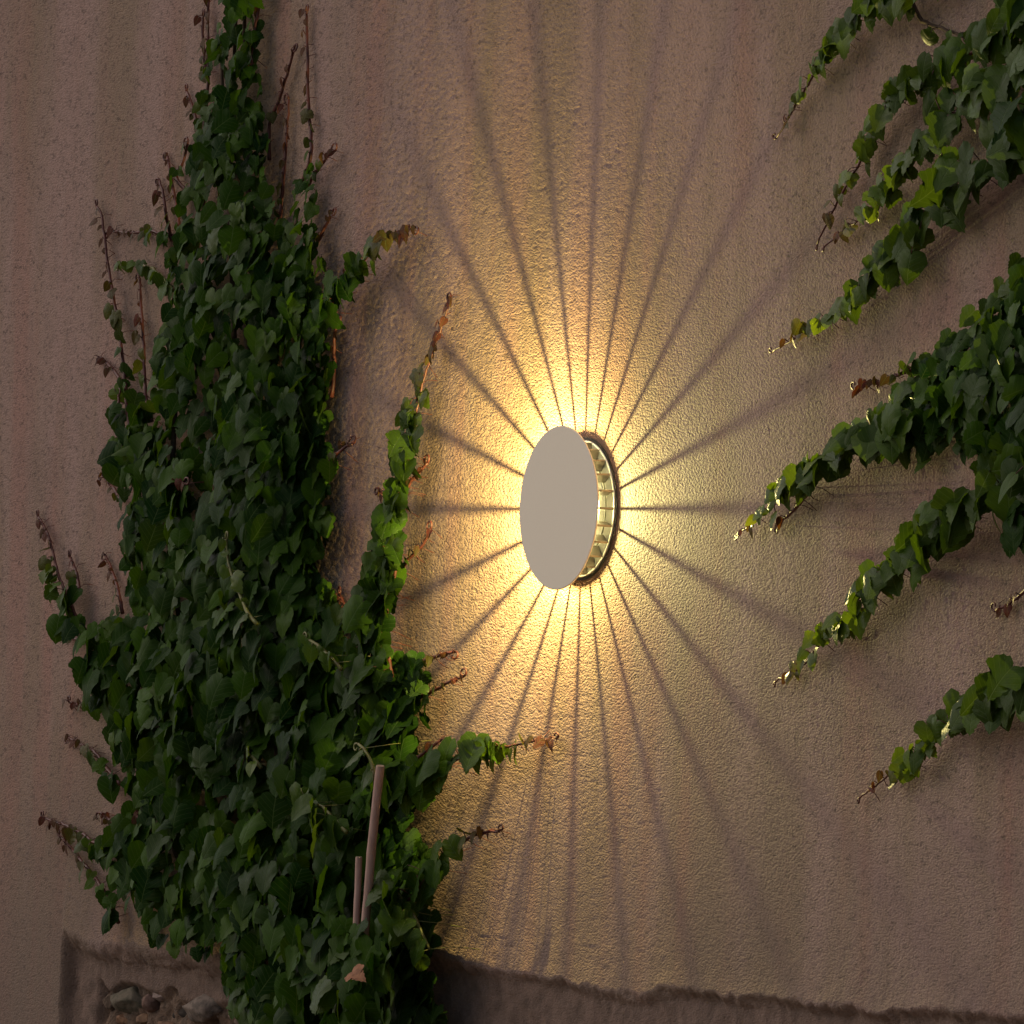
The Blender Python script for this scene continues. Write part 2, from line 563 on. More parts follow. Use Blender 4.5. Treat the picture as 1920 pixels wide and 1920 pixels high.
ld = bpy.data.lights.new("lamp_light", 'POINT')
ld.energy = LAMP_POWER
ld.color = LAMP_COLOR
ld.shadow_soft_size = 0.0036
ld.use_nodes = True
ln = ld.node_tree
fall = ln.nodes.new("ShaderNodeLightFalloff")
fall.inputs["Strength"].default_value = 1.0
mA = ln.nodes.new("ShaderNodeMath")
mA.operation = 'MULTIPLY'
mA.inputs[1].default_value = 0.60
ln.links.new(fall.outputs["Quadratic"], mA.inputs[0])
mB = ln.nodes.new("ShaderNodeMath")
mB.operation = 'MULTIPLY_ADD'
mB.inputs[1].default_value = 0.02
ln.links.new(fall.outputs["Linear"], mB.inputs[0])
ln.links.new(mA.outputs[0], mB.inputs[2])
ln.links.new(mB.outputs[0], ln.nodes["Emission"].inputs["Strength"])
lo = bpy.data.objects.new("lamp_light", ld)
lo.location = (0, -0.0305, 0)
lo.parent = lamp
col.objects.link(lo)


# ------------------------------------------------------------------ leaves
def densify(pts, teeth, amp, seed):
    """half outline -> toothed half outline"""
    rs = random.Random(seed)
    outp = [pts[0]]
    for a, b in zip(pts[:-1], pts[1:]):
        L = math.hypot(b[0] - a[0], b[1] - a[1])
        k = max(1, int(round(L * teeth)))
        for i in range(1, k + 1):
            t = i / k
            x, y = a[0] + (b[0] - a[0]) * t, a[1] + (b[1] - a[1]) * t
            if i < k or b is not pts[-1]:
                nxv, nyv = -(b[1] - a[1]) / L, (b[0] - a[0]) / L
                s = amp * (1 if len(outp) % 2 else -0.6) * rs.uniform(0.5, 1.2)
                x, y = x + nxv * s, y + nyv * s
            outp.append((max(x, 0.0), y))
    outp[-1] = (0.0, pts[-1][1])
    return outp


HALF = [
    # three-lobed
    [(0, -0.03), (0.10, 0.08), (0.24, 0.13), (0.39, 0.09), (0.50, -0.03), (0.57, -0.19), (0.58, -0.36), (0.49, -0.42), (0.41, -0.51), (0.36, -0.64), (0.27, -0.77), (0.15, -0.90), (0.05, -1.00), (0, -1.05)],
    # deeper lobes
    [(0, -0.03), (0.12, 0.10), (0.28, 0.12), (0.44, 0.04), (0.55, -0.12), (0.62, -0.32), (0.62, -0.43), (0.48, -0.44), (0.38, -0.48), (0.35, -0.60), (0.26, -0.76), (0.12, -0.94), (0, -1.08)],
    # ovate, hardly lobed
    [(0, -0.02), (0.12, 0.09), (0.28, 0.11), (0.43, 0.03), (0.52, -0.12), (0.54, -0.29), (0.49, -0.47), (0.40, -0.63), (0.27, -0.79), (0.12, -0.93), (0, -1.02)],
    # heart
    [(0, -0.06), (0.09, 0.07), (0.22, 0.13), (0.37, 0.09), (0.48, -0.04), (0.52, -0.20), (0.48, -0.38), (0.38, -0.56), (0.25, -0.73), (0.11, -0.88), (0, -0.97)],
    # slim young leaf
    [(0, 0.0), (0.10, 0.05), (0.22, -0.01), (0.32, -0.15), (0.35, -0.33), (0.30, -0.54), (0.19, -0.76), (0.08, -0.93), (0, -1.03)],
]


def template(half, teeth, amp, seed):
    hp = densify(half, teeth, amp, seed)
    n = len(hp)
    V2, Fc = [], []
    # columns: midrib, then for each side two columns
    mids = []
    for i in range(n):
        mids.append(len(V2)); V2.append((0.0, hp[0][1] + (hp[-1][1] - hp[0][1]) * i / (n - 1)))
    for s in (1, -1):
        c1, c2, c3 = [], [], []
        for i in range(n):
            mu, mv = V2[mids[i]]
            e = hp[i]
            for cc, w in ((c1, 0.36), (c2, 0.70), (c3, 1.0)):
                if i in (0, n - 1):
                    cc.append(mids[i])
                else:
                    cc.append(len(V2)); V2.append((s * (mu + (e[0] - mu) * w), mv + (e[1] - mv) * w))
        cols = [mids, c1, c2, c3]
        for a, b in zip(cols[:-1], cols[1:]):
            for i in range(n - 1):
                q = [a[i], a[i + 1], b[i + 1], b[i]]
                if s < 0: q = q[::-1]
                q2 = []
                for z in q:
                    if z not in q2: q2.append(z)
                if len(q2) >= 3: Fc.append(q2)
    return np.array(V2), Fc


TEMPL = [template(HALF[0], 9, 0.027, 1), template(HALF[0], 10, 0.030, 2), template(HALF[1], 9, 0.027, 3),
         template(HALF[2], 9, 0.020, 4), template(HALF[3], 8, 0.008, 5), template(HALF[4], 7, 0.010, 6)]
SMALL = [template(HALF[4], 3, 0.0, 7), template(HALF[3], 3, 0.0, 8)]


class Foliage:
    def __init__(self):
        self.v, self.f, self.uv, self.t, self.n = [], [], [], [], 0

    def leaf(self, pos, size, roll, pitch, yaw, kind=None, red=0.0, yel=0.0, rnd=None, fold=None, droop=None, small=False, wall_clear=True, wmul=1.0):
        """pos = where the stalk joins (world); roll in the wall's plane, pitch turns the face up, yaw turns it sideways"""
        T = SMALL if small else TEMPL
        V2, Fc = T[kind % len(T)] if kind is not None else T[rng.choice(len(T), p=None if small else [0.25, 0.25, 0.17, 0.17, 0.08, 0.08])]
        u, v_ = V2[:, 0] * wmul, V2[:, 1]
        fold = rng.uniform(-0.10, 0.28) if fold is None else fold
        droop = rng.uniform(0.05, 0.45) if droop is None else droop
        curl = rng.uniform(-1.3, 0.35)
        ph = rng.uniform(0, 6.28)
        w = fold * np.abs(u) - droop * v_ ** 2 + curl * u ** 2 * 0.6
        w = w + 0.022 * np.sin(13 * (v_ - 0.75 * np.abs(u)) + ph) * (np.abs(u) * 2) + 0.035 * np.sin(5 * v_ + 7 * u + ph * 2) * np.abs(u) * 2
        w = w + rng.uniform(-0.15, 0.15) * u * (-v_)
        loc = np.stack([u, v_, w], 1) * size
        U, Vv, Nn = np.array([1., 0, 0]), np.array([0., 0, 1.]), np.array([0., -1., 0])
        cr, sr = math.cos(roll), math.sin(roll)
        U, Vv = U * cr + Vv * sr, Vv * cr - U * sr
        cp, sp = math.cos(pitch), math.sin(pitch)
        Vv, Nn = Vv * cp - Nn * sp, Nn * cp + Vv * sp
        cy, sy = math.cos(yaw), math.sin(yaw)
        U, Nn = U * cy - Nn * sy, Nn * cy + U * sy
        Wd = loc[:, :1] * U + loc[:, 1:2] * Vv + loc[:, 2:] * Nn + np.array(pos)
        if wall_clear:
            lim = -0.006 - rng.uniform(0, 0.006) - float(bulge(pos[0]))
            over = Wd[:, 1] > lim
            Wd[over, 1] = lim + (Wd[over, 1] - lim) * 0.06
        self.v.append(Wd)
        self.f.extend([[i + self.n for i in q] for q in Fc])
        self.uv.append(np.stack([u, v_], 1))
        rnd = rng.random() if rnd is None else rnd
        self.t.append(np.tile([min(max(rnd, 0), 1), red, yel, 1.0], (len(V2), 1)))
        self.n += len(V2)

    def build(self, name, parent, mat=None):
        if not self.v: return None
        return mesh_obj(name, np.concatenate(self.v), self.f, mat or M_LEAF, parent, True, np.concatenate(self.uv), np.concatenate(self.t))


class Tubes:
    def __init__(self):
        self.v, self.f = [], []

    def add(self, pts, r0, r1, n=6):
        pts = [Vector(p) for p in pts]
        if len(pts) < 2: return
        b0 = len(self.v)
        for i, p in enumerate(pts):
            d = (pts[min(i + 1, len(pts) - 1)] - pts[max(i - 1, 0)])
            d = d.normalized() if d.length > 1e-9 else Vector((0, 0, 1))
            a = d.cross(Vector((0.3, 1, 0.2))).normalized()
            b = d.cross(a)
            r = r0 + (r1 - r0) * i / (len(pts) - 1)
            for k in range(n):
                t = 2 * math.pi * k / n
                self.v.append(tuple(p + a * (r * math.cos(t)) + b * (r * math.sin(t))))
        for i in range(len(pts) - 1):
            for k in range(n):
                k2 = (k + 1) % n
                self.f.append([b0 + i * n + k, b0 + i * n + k2, b0 + (i + 1) * n + k2, b0 + (i + 1) * n + k])
        self.f.append([b0 + k for k in range(n)][::-1])
        e = b0 + (len(pts) - 1) * n
        self.f.append([e + k for k in range(n)])

    def build(self, name, mat, parent):
        if not self.v: return None
        return mesh_obj(name, self.v, self.f, mat, parent, True)


def spline(pts, step=0.012):
    """Catmull-Rom through world points, resampled about every step metres"""
    pts = [Vector(p) for p in pts]
    q = [pts[0] * 2 - pts[1]] + pts + [pts[-1] * 2 - pts[-2]]
    outp = []
    for i in range(1, len(q) - 2):
        n = max(2, int((q[i + 1] - q[i]).length / step))
        for k in range(n):
            t = k / n
            a, b, c, d = q[i - 1], q[i], q[i + 1], q[i + 2]
            outp.append(0.5 * ((2 * b) + (c - a) * t + (2 * a - 5 * b + 4 * c - d) * t * t + (3 * b - 3 * c + d - a) * t ** 3))
    outp.append(pts[-1])
    return outp


def curl_tip(tb, p, direction, size, side):
    """small hooked tip, curling back on itself in the wall's plane"""
    d = Vector((direction.x, direction.y * 0.3, direction.z)).normalized()
    s = Vector((-d.z, 0, d.x)) * side
    pts = []
    for k in range(11):
        a = k / 10 * 4.4
        r = size * (1 - k / 16)
        pts.append(p + d * (math.sin(a) * r) + s * ((1 - math.cos(a)) * r * 0.8) + Vector((0, -0.004 * k / 10, 0)))
    tb.add(pts, 0.0024, 0.0017, 5)


def runner(parent, px_path, d0=0.03, d1=0.012, s0=0.055, s1=0.014, space=0.035, per=1, redfrom=0.55, bare=0.0, hook=0.015,
           spread=0.012, stem_r=(0.0044, 0.0028), yel=0.0, mat=None, name="runner", foliage_name="foliage", yaw_mu=0.2, leaf_prob=1.0, to_tip=1.0, tpow=1.0):
    """px_path runs from the root end to the growing tip, in photograph pixels"""
    n = len(px_path)
    w = [P(a, b, d0 + (d1 - d0) * i / (n - 1)) for i, (a, b) in enumerate(px_path)]
    pts = spline(w)
    for i in range(1, len(pts) - 1):
        pts[i] = pts[i] + Vector((rng.normal(0, 0.0012), 0, rng.normal(0, 0.0012)))
    tb, fo = Tubes(), Foliage()
    tb.add(pts, stem_r[0], stem_r[1], 6)
    side = 1 if rng.random() < 0.5 else -1
    if hook: curl_tip(tb, pts[-1], pts[-1] - pts[-3], hook, side)
    total = sum((b - a).length for a, b in zip(pts[:-1], pts[1:]))
    acc, nxt = 0.0, space * 0.4
    for i in range(1, len(pts)):
        acc += (pts[i] - pts[i - 1]).length
        t = acc / total
        if acc < nxt or t < bare or t > to_tip: continue
        size = max((s0 + (s1 - s0) * t ** tpow) * 0.86, 0.019)
        nxt = acc + max(0.86 * space * (1 - 0.45 * t), 0.011) * rng.uniform(0.75, 1.25)
        if rng.random() > leaf_prob: continue
        side = -side
        redness = float(np.clip((t - redfrom) / max(1 - redfrom, 1e-3) * 1.5, 0, 1)) * rng.uniform(0.75, 1)
        yl = float(np.clip(yel + 1.5 * max(0, t - redfrom * 0.55) * (1 - redness), 0, 1)) * rng.uniform(0.4, 1)
        for k in range(per if t < 0.75 else 1):
            sz = size * rng.uniform(0.7, 1.2)
            sp = spread * min(1.0, sz / 0.055)
            off = Vector((rng.normal(0, sp), -abs(rng.normal(0.006, 0.01)) * (sz / 0.05), rng.normal(0.0, sp)))
            a = pts[i] + off + Vector((0, -0.10 * sz, 0.12 * sz))
            tb.add([pts[i], pts[i].lerp(a, 0.6) + Vector((0, -0.003, 0.003)), a], 0.0011, 0.0008, 4)
            fo.leaf(a, sz, rng.normal(0.0, 0.35) + side * 0.35 * (1 - 0.4 * t), rng.normal(0.35, 0.28), rng.normal(yaw_mu, 0.5),
                    red=redness, yel=yl, small=sz < 0.026, droop=rng.uniform(0.1, 0.5), wmul=0.8 if redness > 0.5 else 1.0)
        # clinging tendrils with pads
        if rng.random() < 0.5:
            dv = Vector((rng.normal(0, 1), 0, rng.normal(0, 1))).normalized()
            L_ = rng.uniform(0.010, 0.024)
            e = pts[i] + dv * L_
            e.y = -0.004 - float(bulge(e.x))
            mid = pts[i].lerp(e, 0.5) + Vector((0, -0.004, 0)) + Vector((-dv.z, 0, dv.x)) * L_ * 0.25
            tb.add([pts[i], mid, e], 0.0009, 0.0007, 4)
    st = tb.build(name, mat or M_STEM, parent)
    fo.build(foliage_name, st)
    return st


def inside(poly, x, y):
    c = False
    j = len(poly) - 1
    for i in range(len(poly)):
        xi, yi = poly[i]
        xj, yj = poly[j]
        if (yi > y) != (yj > y) and x < (xj - xi) * (y - yi) / (yj - yi) + xi: c = not c
        j = i
    return c


def edge_dist(poly, x, y):
    """distance to the outline in metres on the wall (1 px is about 1 mm up, 2.1 mm along)"""
    best = 9e9
    for (ax, ay), (bx, by) in zip(poly, poly[1:] + poly[:1]):
        ax, bx, qx = ax * 2.1, bx * 2.1, x * 2.1
        vx, vy = bx - ax, by - ay
        t = max(0, min(1, ((qx - ax) * vx + (y - ay) * vy) / (vx * vx + vy * vy + 1e-9)))
        best = min(best, math.hypot(ax + vx * t - qx, ay + vy * t - y))
    return best / 1000


def fill(poly, fo, cell, smin, smax, dlo, dhi, drop=0.0, seed=0, skip=None, sizef=None, yel=0.0, yaw_mu=0.15, jit=0.5):
    x0, x1 = min(p[0] for p in poly), max(p[0] for p in poly)
    y0, y1 = min(p[1] for p in poly), max(p[1] for p in poly)
    cx, cy = cell
    row = 0
    y = y0
    while y < y1:
        x = x0 + (cx / 2 if row % 2 else 0)
        while x < x1:
            qx, qy = x + rng.uniform(-jit, jit) * cx, y + rng.uniform(-jit, jit) * cy
            x += cx
            if not inside(poly, qx, qy): continue
            hole = float(vnoise(np.array([qx * 2.1]), np.array([qy]), 90, 40 + seed)[0]) + 0.5
            if hole < drop or rng.random() < drop * 0.3: continue
            e = edge_dist(poly, qx, qy)
            T = max(min(0.035 + 0.42 * e, dhi), dlo + 0.012)
            d = dlo + (max(T, dlo + 0.008) - dlo) * rng.beta(2.4, 1.2)
            if skip and skip(qx, qy, d): continue
            sz = rng.uniform(smin, smax) * min(1, 0.62 + e * 5)
            if sizef: sz *= sizef(qx, qy)
            tip = 0.5 * sz
            pos = P(qx, qy, d) + Vector((0, 0.0, tip))
            young = max(0, 1 - e / 0.05)
            fo.leaf(pos, sz, rng.normal(0, 0.28), rng.normal(0.36, 0.27), rng.normal(yaw_mu, 0.48),
                    yel=float(np.clip(rng.normal(0.10 * young + yel, 0.10), 0, 1)), red=0.0)
        y += cy
        row += 1


# ------------------------------------------------------------------ the big ivy on the left
ivy = empty("climbing_ivy", (P(520, 1900).x, 0, 0))
tag(ivy, "large dark green ivy covering the wall left of the round lamp", "ivy")
BODY = [(418, -120), (478, -120), (488, 0), (488, 60), (482, 130), (492, 200), (505, 260), (500, 330), (512, 410), (530, 440), (548, 380), (560, 330),
        (588, 320), (596, 380), (590, 440), (604, 490), (606, 550), (625, 640), (618, 720), (612, 800), (618, 850), (612, 920), (612, 1000), (603, 1085),
        (640, 1150), (656, 1215), (655, 1262), (690, 1262), (740, 1230), (790, 1240), (795, 1300), (800, 1340), (775, 1400), (790, 1440), (800, 1500),
        (760, 1530), (765, 1570), (795, 1590), (815, 1620), (800, 1680), (812, 1740), (815, 1775), (795, 1800), (805, 1860), (830, 1920), (840, 2040), (450, 2040),
        (450, 1920), (428, 1880), (420, 1835), (385, 1800), (330, 1785), (285, 1768), (250, 1715), (215, 1665), (190, 1610), (180, 1575), (240, 1545), (238, 1490), (222, 1440),
        (205, 1400), (198, 1340), (178, 1280), (188, 1225), (175, 1175), (205, 1165), (232, 1170), (250, 1120), (232, 1050), (226, 980), (228, 900), (222, 850), (232, 790), (262, 770), (290, 770),
        (288, 690), (300, 640), (318, 570), (310, 500), (335, 410), (342, 350), (358, 285), (368, 215), (384, 150), (398, 90), (412, 30)]
STAKE_A = [(713, 1437), (704, 1520), (696, 1600), (690, 1680), (684, 1745)]
STAKE_B = [(673, 1608), (671, 1670), (668, 1738)]


def near_stakes(qx, qy, d):
    if 1425 < qy < 1790:
        xa = np.interp(qy, [p[1] for p in STAKE_A], [p[0] for p in STAKE_A])
        if abs(qx - xa) < 34 and d > 0.105 and qy < 1738 and not (1545 < qy < 1600 and qx > xa): return True
    if 1590 < qy < 1736:
        xb = np.interp(qy, [p[1] for p in STAKE_B], [p[0] for p in STAKE_B])
        if abs(qx - xb) < 32 and d > 0.105: return True
    return False


sizef = lambda x, y: 0.84 * (0.84 + 0.25 * min(max((y - 300) / 1200, 0), 1) + 0.10 * min(max((x - 400) / 300, 0), 1))
fo = Foliage()
fill(BODY, fo, (22, 32), 0.046, 0.066, 0.012, 0.05, 0.04, 1, None, sizef)
fill(BODY, fo, (18, 27), 0.046, 0.068, 0.03, 0.09, 0.32, 2, near_stakes, sizef)
fill(BODY, fo, (18, 27), 0.047, 0.073, 0.05, 0.14, 0.43, 3, near_stakes, sizef)
fill([(635, 1738), (735, 1738), (735, 1990), (620, 1990)], fo, (19, 28), 0.050, 0.072, 0.152, 0.19, 0.0, 9, None, None)
fo.build("foliage", ivy)
# woody stems under the leaves
tb = Tubes()
for path in ([(560, 2300), (540, 1900), (470, 1500), (430, 1100), (440, 700), (430, 350), (440, 100), (446, -150)],
             [(570, 2300), (560, 1850), (520, 1400), (500, 1000), (520, 700), (470, 400), (458, 150), (462, -140)],
             [(550, 2300), (500, 1850), (400, 1500), (330, 1100), (330, 750), (380, 400), (400, 200)],
             [(580, 2300), (640, 1850), (600, 1500), (560, 1100), (560, 750), (565, 450)],
             [(545, 2300), (470, 1850), (330, 1600), (260, 1400), (230, 1250)],
             [(600, 2300), (690, 1850), (720, 1550), (700, 1330)],
             [(500, 900), (455, 560), (425, 330), (415, 120)]):
    w = [P(a, b, 0.022 + 0.02 * random.random()) for a, b in path]
    if path[0][1] == 2300: w.insert(0, Vector((w[0].x + 0.02, -0.06, -0.03)))
    tb.add(spline(w, 0.03), 0.011, 0.0035, 8)
tb.build("stem", M_WOOD, ivy)

# the leafy strand that climbs towards the lamp
runner(ivy, [(690, 1290), (702, 1200), (720, 1110), (735, 1020), (752, 940), (768, 860), (778, 790), (792, 720), (812, 660), (830, 605), (845, 560)],
       0.065, 0.013, 0.086, 0.022, 0.020, 3, 0.70, 0, 0.012, 0.017, (0.0038, 0.0018), 0.14, yaw_mu=0.2, tpow=1.2)
runner(ivy, [(735, 1270), (722, 1180), (738, 1090), (750, 1010)], 0.06, 0.05, 0.066, 0.05, 0.022, 2, 1.2, 0, 0, 0.016, yel=0.12)
runner(ivy, [(752, 940), (768, 905), (790, 880), (802, 868)], 0.04, 0.025, 0.030, 0.012, 0.02, 1, 0.3)
runner(ivy, [(745, 1075), (770, 1045), (793, 1020), (808, 992)], 0.04, 0.025, 0.030, 0.012, 0.024, 1, 0.3)
runner(ivy, [(738, 960), (724, 938), (710, 916)], 0.03, 0.012, 0.02, 0.01, 0.02, 1, 0.1)
# side branch with the orange tip
runner(ivy, [(612, 590), (640, 545), (662, 512), (690, 478), (716, 455), (746, 436), (780, 426)], 0.06, 0.035, 0.066, 0.028, 0.020, 2, 0.55, yaw_mu=0.1, tpow=1.2)
runner(ivy, [(625, 560), (645, 520), (650, 500)], 0.03, 0.015, 0.03, 0.012, 0.02, 1, 0.3)
# hanging branch towards the lower right
runner(ivy, [(745, 1465), (790, 1452), (840, 1432), (885, 1414), (930, 1403), (975, 1394), (1010, 1388), (1044, 1384)],
       0.085, 0.016, 0.094, 0.020, 0.020, 2, 0.72, 0, 0.01, 0.012, (0.004, 0.0018), 0.10, yaw_mu=0.1, tpow=1.3)
runner(ivy, [(765, 1690), (790, 1660), (815, 1630), (845, 1598), (875, 1575), (905, 1562), (940, 1556)], 0.10, 0.03, 0.085, 0.014, 0.027, 2, 0.55, 0, 0.01, 0.014, yel=0.08, yaw_mu=0.15)
runner(ivy, [(775, 1250), (800, 1238), (830, 1226), (853, 1222)], 0.05, 0.03, 0.04, 0.012, 0.022, 1, 0.25)
runner(ivy, [(770, 1315), (805, 1300), (840, 1280), (870, 1268)], 0.05, 0.03, 0.05, 0.012, 0.022, 1, 0.4)
runner(ivy, [(775, 1425), (795, 1410), (812, 1398), (826, 1388)], 0.05, 0.03, 0.03, 0.012, 0.022, 1, 0.2)
runner(ivy, [(668, 1170), (652, 1145), (637, 1115)], 0.015, 0.01, 0.016, 0.01, 0.02, 1, 0.0)
runner(ivy, [(612, 872), (632, 850), (650, 838), (662, 832)], 0.05, 0.025, 0.05, 0.014, 0.02, 1, 0.35)
runner(ivy, [(622, 745), (627, 690), (626, 640), (634, 600)], 0.02, 0.02, 0.022, 0.012, 0.03, 1, 0.0)
# thin red shoots above the column
runner(ivy, [(375, 300), (388, 180), (391, 100), (389, 50), (393, -15)], 0.02, 0.012, 0.04, 0.028, 0.03, 1, 0.2)
runner(ivy, [(388, 140), (381, 95), (380, 30)], 0.015, 0.01, 0.016, 0.01, 0.03, 1, 0.0)
runner(ivy, [(560, 360), (583, 290), (580, 225), (577, 150), (576, 80), (574, 22)], 0.02, 0.012, 0.036, 0.020, 0.036, 1, 0.15)
runner(ivy, [(505, 300), (505, 235), (520, 195), (538, 140), (552, 90)], 0.02, 0.012, 0.034, 0.014, 0.034, 1, 0.2)
runner(ivy, [(520, 440), (527, 385), (533, 310), (538, 240), (541, 186)], 0.02, 0.012, 0.036, 0.014, 0.034, 1, 0.1)
runner(ivy, [(575, 350), (595, 318), (612, 297), (628, 283)], 0.025, 0.02, 0.04, 0.012, 0.022, 1, 0.4)
runner(ivy, [(588, 470), (605, 435), (616, 412), (624, 396)], 0.02, 0.015, 0.018, 0.012, 0.02, 1, 0.0)
runner(ivy, [(372, 245), (362, 205), (350, 172)], 0.015, 0.01, 0.02, 0.012, 0.025, 1, 0.0)
runner(ivy, [(350, 360), (330, 330), (345, 300), (352, 270)], 0.02, 0.012, 0.045, 0.02, 0.03, 1, 0.9)
runner(ivy, [(338, 430), (328, 370), (318, 320), (314, 293)], 0.015, 0.01, 0.018, 0.012, 0.03, 1, 0.0)
runner(ivy, [(322, 450), (312, 405), (306, 365), (299, 338)], 0.025, 0.012, 0.045, 0.018, 0.025, 1, 0.1)
runner(ivy, [(470, 140), (478, 60), (486, 10), (488, -20)], 0.04, 0.02, 0.04, 0.016, 0.03, 1, 0.3)
# left edge, upper
runner(ivy, [(258, 850), (240, 780), (232, 690), (224, 620), (213, 560), (203, 500), (195, 440), (190, 400), (182, 388)], 0.035, 0.012, 0.055, 0.016, 0.030, 1, 0.40, yel=0.0)
runner(ivy, [(285, 790), (272, 730), (270, 660), (266, 590), (262, 522)], 0.03, 0.012, 0.06, 0.016, 0.034, 1, 0.25)
runner(ivy, [(330, 445), (300, 436), (265, 435), (235, 436), (203, 434)], 0.02, 0.012, 0.05, 0.012, 0.028, 1, 0.3)
runner(ivy, [(325, 545), (300, 515), (275, 500), (250, 494), (224, 494)], 0.03, 0.02, 0.05, 0.024, 0.03, 1, 1.2, yel=0.3, mat=M_GREENSTEM)
runner(ivy, [(235, 730), (218, 700), (205, 685), (188, 670)], 0.02, 0.01, 0.022, 0.012, 0.025, 1, 0.0)
runner(ivy, [(250, 900), (232, 850), (225, 800), (222, 740)], 0.04, 0.025, 0.07, 0.04, 0.03, 1, 1.2)
runner(ivy, [(228, 940), (215, 918), (204, 905), (192, 890)], 0.02, 0.01, 0.016, 0.012, 0.025, 1, 0.0)
# left edge, lower
runner(ivy, [(195, 1280), (172, 1230), (148, 1170), (128, 1120), (108, 1075), (98, 1030), (86, 995), (72, 970)], 0.05, 0.012, 0.078, 0.016, 0.028, 2, 0.66)
runner(ivy, [(230, 1150), (222, 1110), (212, 1075), (198, 1042)], 0.02, 0.01, 0.024, 0.012, 0.02, 1, 0.0)
runner(ivy, [(150, 1110), (142, 1070), (132, 1045)], 0.03, 0.012, 0.05, 0.012, 0.025, 1, 0.3)
runner(ivy, [(150, 1200), (130, 1195), (112, 1185)], 0.02, 0.01, 0.016, 0.012, 0.03, 1, 0.0)
runner(ivy, [(200, 1325), (175, 1318), (155, 1320), (132, 1318)], 0.03, 0.012, 0.05, 0.012, 0.024, 1, 0.3)
runner(ivy, [(225, 1470), (200, 1440), (180, 1412), (155, 1398), (128, 1382)], 0.03, 0.012, 0.06, 0.012, 0.028, 1, 0.4)
runner(ivy, [(215, 1600), (175, 1578), (150, 1560), (120, 1546), (82, 1534)], 0.03, 0.012, 0.055, 0.014, 0.026, 1, 0.3)
runner(ivy, [(222, 1730), (205, 1690), (182, 1652), (158, 1620), (135, 1592), (112, 1568)], 0.03, 0.012, 0.058, 0.014, 0.027, 1, 0.4)
runner(ivy, [(235, 1570), (215, 1545), (200, 1532), (186, 1524)], 0.03, 0.012, 0.04, 0.012, 0.022, 1, 0.2)
runner(ivy, [(290, 1560), (262, 1540), (258, 1525)], 0.05, 0.03, 0.03, 0.014, 0.022, 1, 0.2)
# pale young sprigs lying over the dark leaves
runner(ivy, [(482, 1170), (465, 1150), (448, 1110), (436, 1080), (428, 1050), (424, 1010)], 0.145, 0.150, 0.055, 0.026, 0.042, 1, 2.0, yel=0.85, mat=M_GREENSTEM, yaw_mu=0.3)
runner(ivy, [(640, 1255), (612, 1225), (590, 1205), (575, 1200)], 0.13, 0.14, 0.06, 0.03, 0.03, 1, 2.0, yel=0.45, mat=M_GREENSTEM)
runner(ivy, [(705, 1470), (692, 1420), (672, 1395)], 0.15, 0.15, 0.05, 0.05, 0.05, 1, 2.0, yel=0.5, mat=M_GREENSTEM)
runner(ivy, [(650, 1560), (625, 1535), (600, 1510), (575, 1500)], 0.15, 0.15, 0.085, 0.06, 0.035, 2, 2.0, yel=0.45, mat=M_GREENSTEM, hook=0)
runner(ivy, [(730, 1660), (765, 1700), (790, 1745), (805, 1780)], 0.11, 0.10, 0.085, 0.05, 0.035, 2, 2.0, yel=0.35, mat=M_GREENSTEM, hook=0)
runner(ivy, [(630, 1900), (640, 1850), (650, 1815)], 0.15, 0.15, 0.10, 0.06, 0.04, 2, 2.0, yel=0.35, mat=M_GREENSTEM, hook=0)
runner(ivy, [(490, 1440), (478, 1425), (470, 1418)], 0.14, 0.15, 0.055, 0.05, 0.03, 1, 2.0, yel=0.9, mat=M_GREENSTEM, hook=0)
runner(ivy, [(300, 910), (325, 905), (350, 908)], 0.10, 0.10, 0.015, 0.012, 0.03, 1, 0.0, mat=M_STEM)


# ------------------------------------------------------------------ ivy shoots from the right
def shoot(label, anchor):
    o = empty("ivy_shoot", P(*anchor))
    o.location.y = 0
    tag(o, label, "ivy", "ivy shoots creeping in from the right")
    return o


s = shoot("short ivy shoot at the top edge of the wall, bare tip pointing down left", (1700, -20))
runner(s, [(1790, -90), (1735, -45), (1680, -5), (1640, 15), (1605, 35), (1575, 70), (1545, 110), (1520, 150), (1496, 190), (1476, 225), (1456, 258)],
       0.05, 0.014, 0.068, 0.020, 0.023, 2, 0.82, 0, 0.010, 0.014, (0.004, 0.0018), 0.34, to_tip=0.95, tpow=1.4)

s = shoot("wide ivy spray in the upper right corner, ending in two bare tips", (1920, 60))
TR = [(1870, -60), (1990, -60), (1990, 100), (1900, 110), (1872, 70)]
fo = Foliage()
fill(TR, fo, (18, 27), 0.039, 0.057, 0.02, 0.07, 0.1, 4, None, None, 0.1)
fo.build("foliage", s)
runner(s, [(1990, -40), (1930, 20), (1870, 70), (1810, 105), (1750, 135), (1700, 160), (1660, 200), (1640, 245), (1620, 290), (1598, 330), (1575, 370), (1552, 415), (1532, 460)],
       0.055, 0.014, 0.069, 0.021, 0.021, 2, 0.83, 0, 0.008, 0.017, (0.0045, 0.0019), 0.34, to_tip=0.95, tpow=1.4)
runner(s, [(1990, 80), (1930, 120), (1870, 150), (1815, 190), (1770, 235), (1735, 275), (1700, 320), (1665, 360), (1630, 395), (1590, 428), (1546, 462)],
       0.055, 0.014, 0.069, 0.021, 0.021, 2, 0.81, 0, 0.008, 0.016, (0.0045, 0.0019), 0.34, to_tip=0.95, tpow=1.4)
runner(s, [(1700, -40), (1712, 5), (1730, 38), (1760, 52), (1800, 66), (1830, 80)], 0.02, 0.02, 0.035, 0.03, 0.05, 1, 2, hook=0, yel=0.3, mat=M_WOOD)
